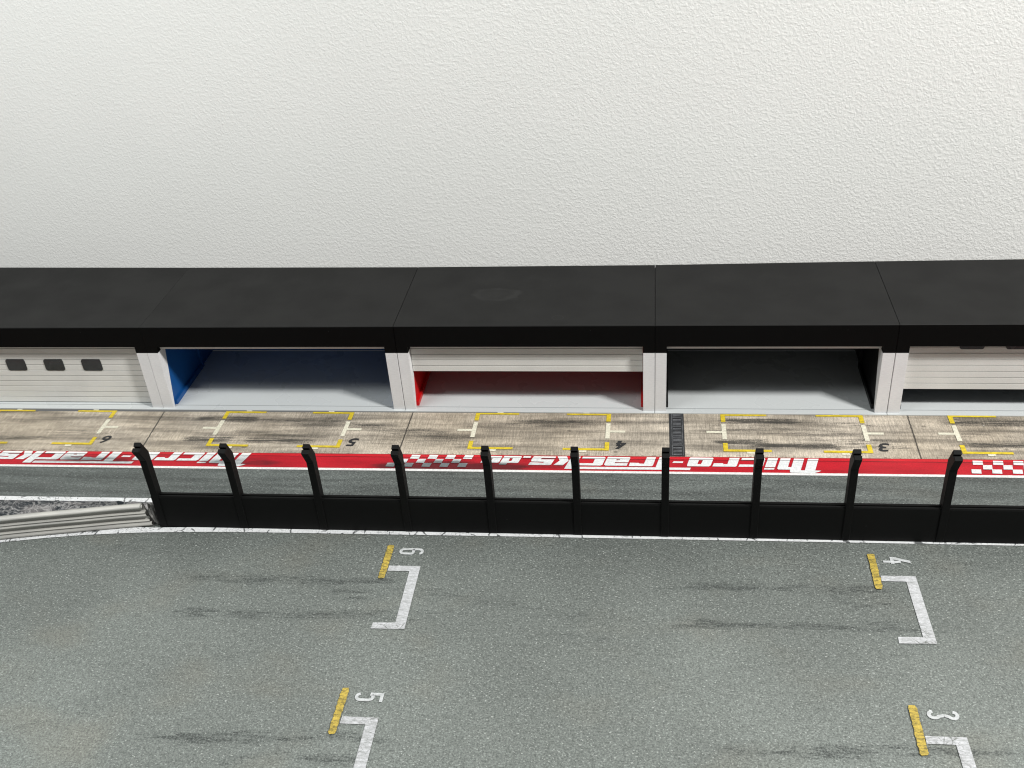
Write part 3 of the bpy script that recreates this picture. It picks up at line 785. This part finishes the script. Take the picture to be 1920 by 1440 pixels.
# torn foam at the end of the rail
bm = bmesh.new()
bmesh.ops.create_icosphere(bm, subdivisions=4, radius=1.0)
for v in bm.verts:
    p = v.co.copy()
    n = noise.noise(p * 2.3) * .35 + noise.noise(p * 6.1) * .2
    v.co = Vector((p.x * .017, p.y * .020, p.z * .052)) * (1 + n)
    v.co += Vector((-2.070 + 2.7 - p.z * .012, -.858 + .98, .050))
    v.co.z = max(v.co.z, .001)
obj('torn_end', bm, M_TORN, gr, smooth=True)

def rail_y(x): return np.interp(x, [p[0] for p in pp], [p[1] for p in pp])
def mound(X, Y):
    Z = np.empty_like(X)
    for idx in np.ndindex(X.shape):
        x, y = X[idx], Y[idx]
        lo, hi = rail_y(x) + .012, -.7125 + SH * x
        t = (y - lo) / max(hi - lo, 1e-3)
        e = max(0.0, min(1.0, t * 4)) * max(0.0, min(1.0, (1 - t) * 5))
        n = noise.fractal(Vector((x * 9, y * 12, 1.3)), 1.0, 2.1, 5) * .5 + .5
        r = 1 - abs(noise.noise(Vector((x * 14, y * 20, 4.0)))) * 2
        Z[idx] = .0045 + e * (.006 + .024 * max(n, 0) + .012 * max(r, 0))
    return Z
vx = np.arange(-4.2, -2.05, .011); vt = np.linspace(0, 1, 34)
TX, TT = np.meshgrid(vx, vt)
TY = rail_y(TX) + .012 + TT * ((-.7135 + SH * TX) - rail_y(TX) - .012)
TZ = mound(TX, TY)
i = np.arange(TX.size).reshape(TX.shape)
me = bpy.data.meshes.new('rubble')
me.from_pydata(np.stack([TX, TY, TZ], -1).reshape(-1, 3).tolist(), [], np.stack([i[:-1, :-1], i[:-1, 1:], i[1:, 1:], i[1:, :-1]], -1).reshape(-1, 4).tolist())
for p in me.polygons: p.use_smooth = True
rub = link_mesh('rubble', me, M_ROCK)
tag(rub, 'rough grey rock rubble filling the wedge behind the guardrail', 'rubble', kind='stuff')

# ------------------------------------------------------------------ light
wd = bpy.data.worlds.new('World'); scene.world = wd; wd.use_nodes = True
bg = wd.node_tree.nodes['Background']
bg.inputs[0].default_value = (0.98, 1.0, 0.985, 1); bg.inputs[1].default_value = FILL

def lamp(name, loc, target, sx, sy, power, col):
    la = bpy.data.lights.new(name, 'AREA'); la.shape = 'RECTANGLE'; la.size = sx; la.size_y = sy
    la.energy = power; la.color = col
    o = bpy.data.objects.new(name, la); COL.objects.link(o)
    o.location = loc
    o.rotation_euler = (Vector(target) - Vector(loc)).to_track_quat('-Z', 'Y').to_euler()
    return o
lamp('ceiling_lamp', (6.0, -3.6, 8.4), (-.6, -.2, .4), 1.35, .45, KEY, (1.0, 0.985, 0.955))
lamp('added_wall_fill', (-4.3, -2.3, 5.2), (-2.6, .6, 1.1), 3.0, 1.0, SOFT, (0.97, 1.0, 0.99))  # added soft fill, brightens the left part of the wall; no real lamp

# ------------------------------------------------------------------ camera
cam = bpy.data.cameras.new('camera'); co = bpy.data.objects.new('camera', cam); COL.objects.link(co)
cam.sensor_fit = 'HORIZONTAL'; cam.sensor_width = 36.0; cam.lens = 1946.45 / 1920 * 36.0
cam.clip_start = .05; cam.clip_end = 100
r = Vector((0.99096426, 0.11486591, -0.06925066)); u = Vector((-0.00383386, 0.54035703, 0.84142711)); f = Vector((-0.13407137, 0.8335587, -0.53591488))
m = Matrix((r, u, -f)).transposed().to_4x4(); m.translation = Vector((-0.00986, -4.01146, 2.73042))
co.matrix_world = m
scene.camera = co

scene.view_settings.view_transform = 'Standard'; scene.view_settings.look = 'None'
scene.view_settings.exposure = 0; scene.view_settings.gamma = 1
scene.render.engine = 'CYCLES'
scene.cycles.use_denoising = True
scene.cycles.filter_width = 1.15
scene.cycles.sample_clamp_indirect = 4.0
scene.cycles.max_bounces = 8
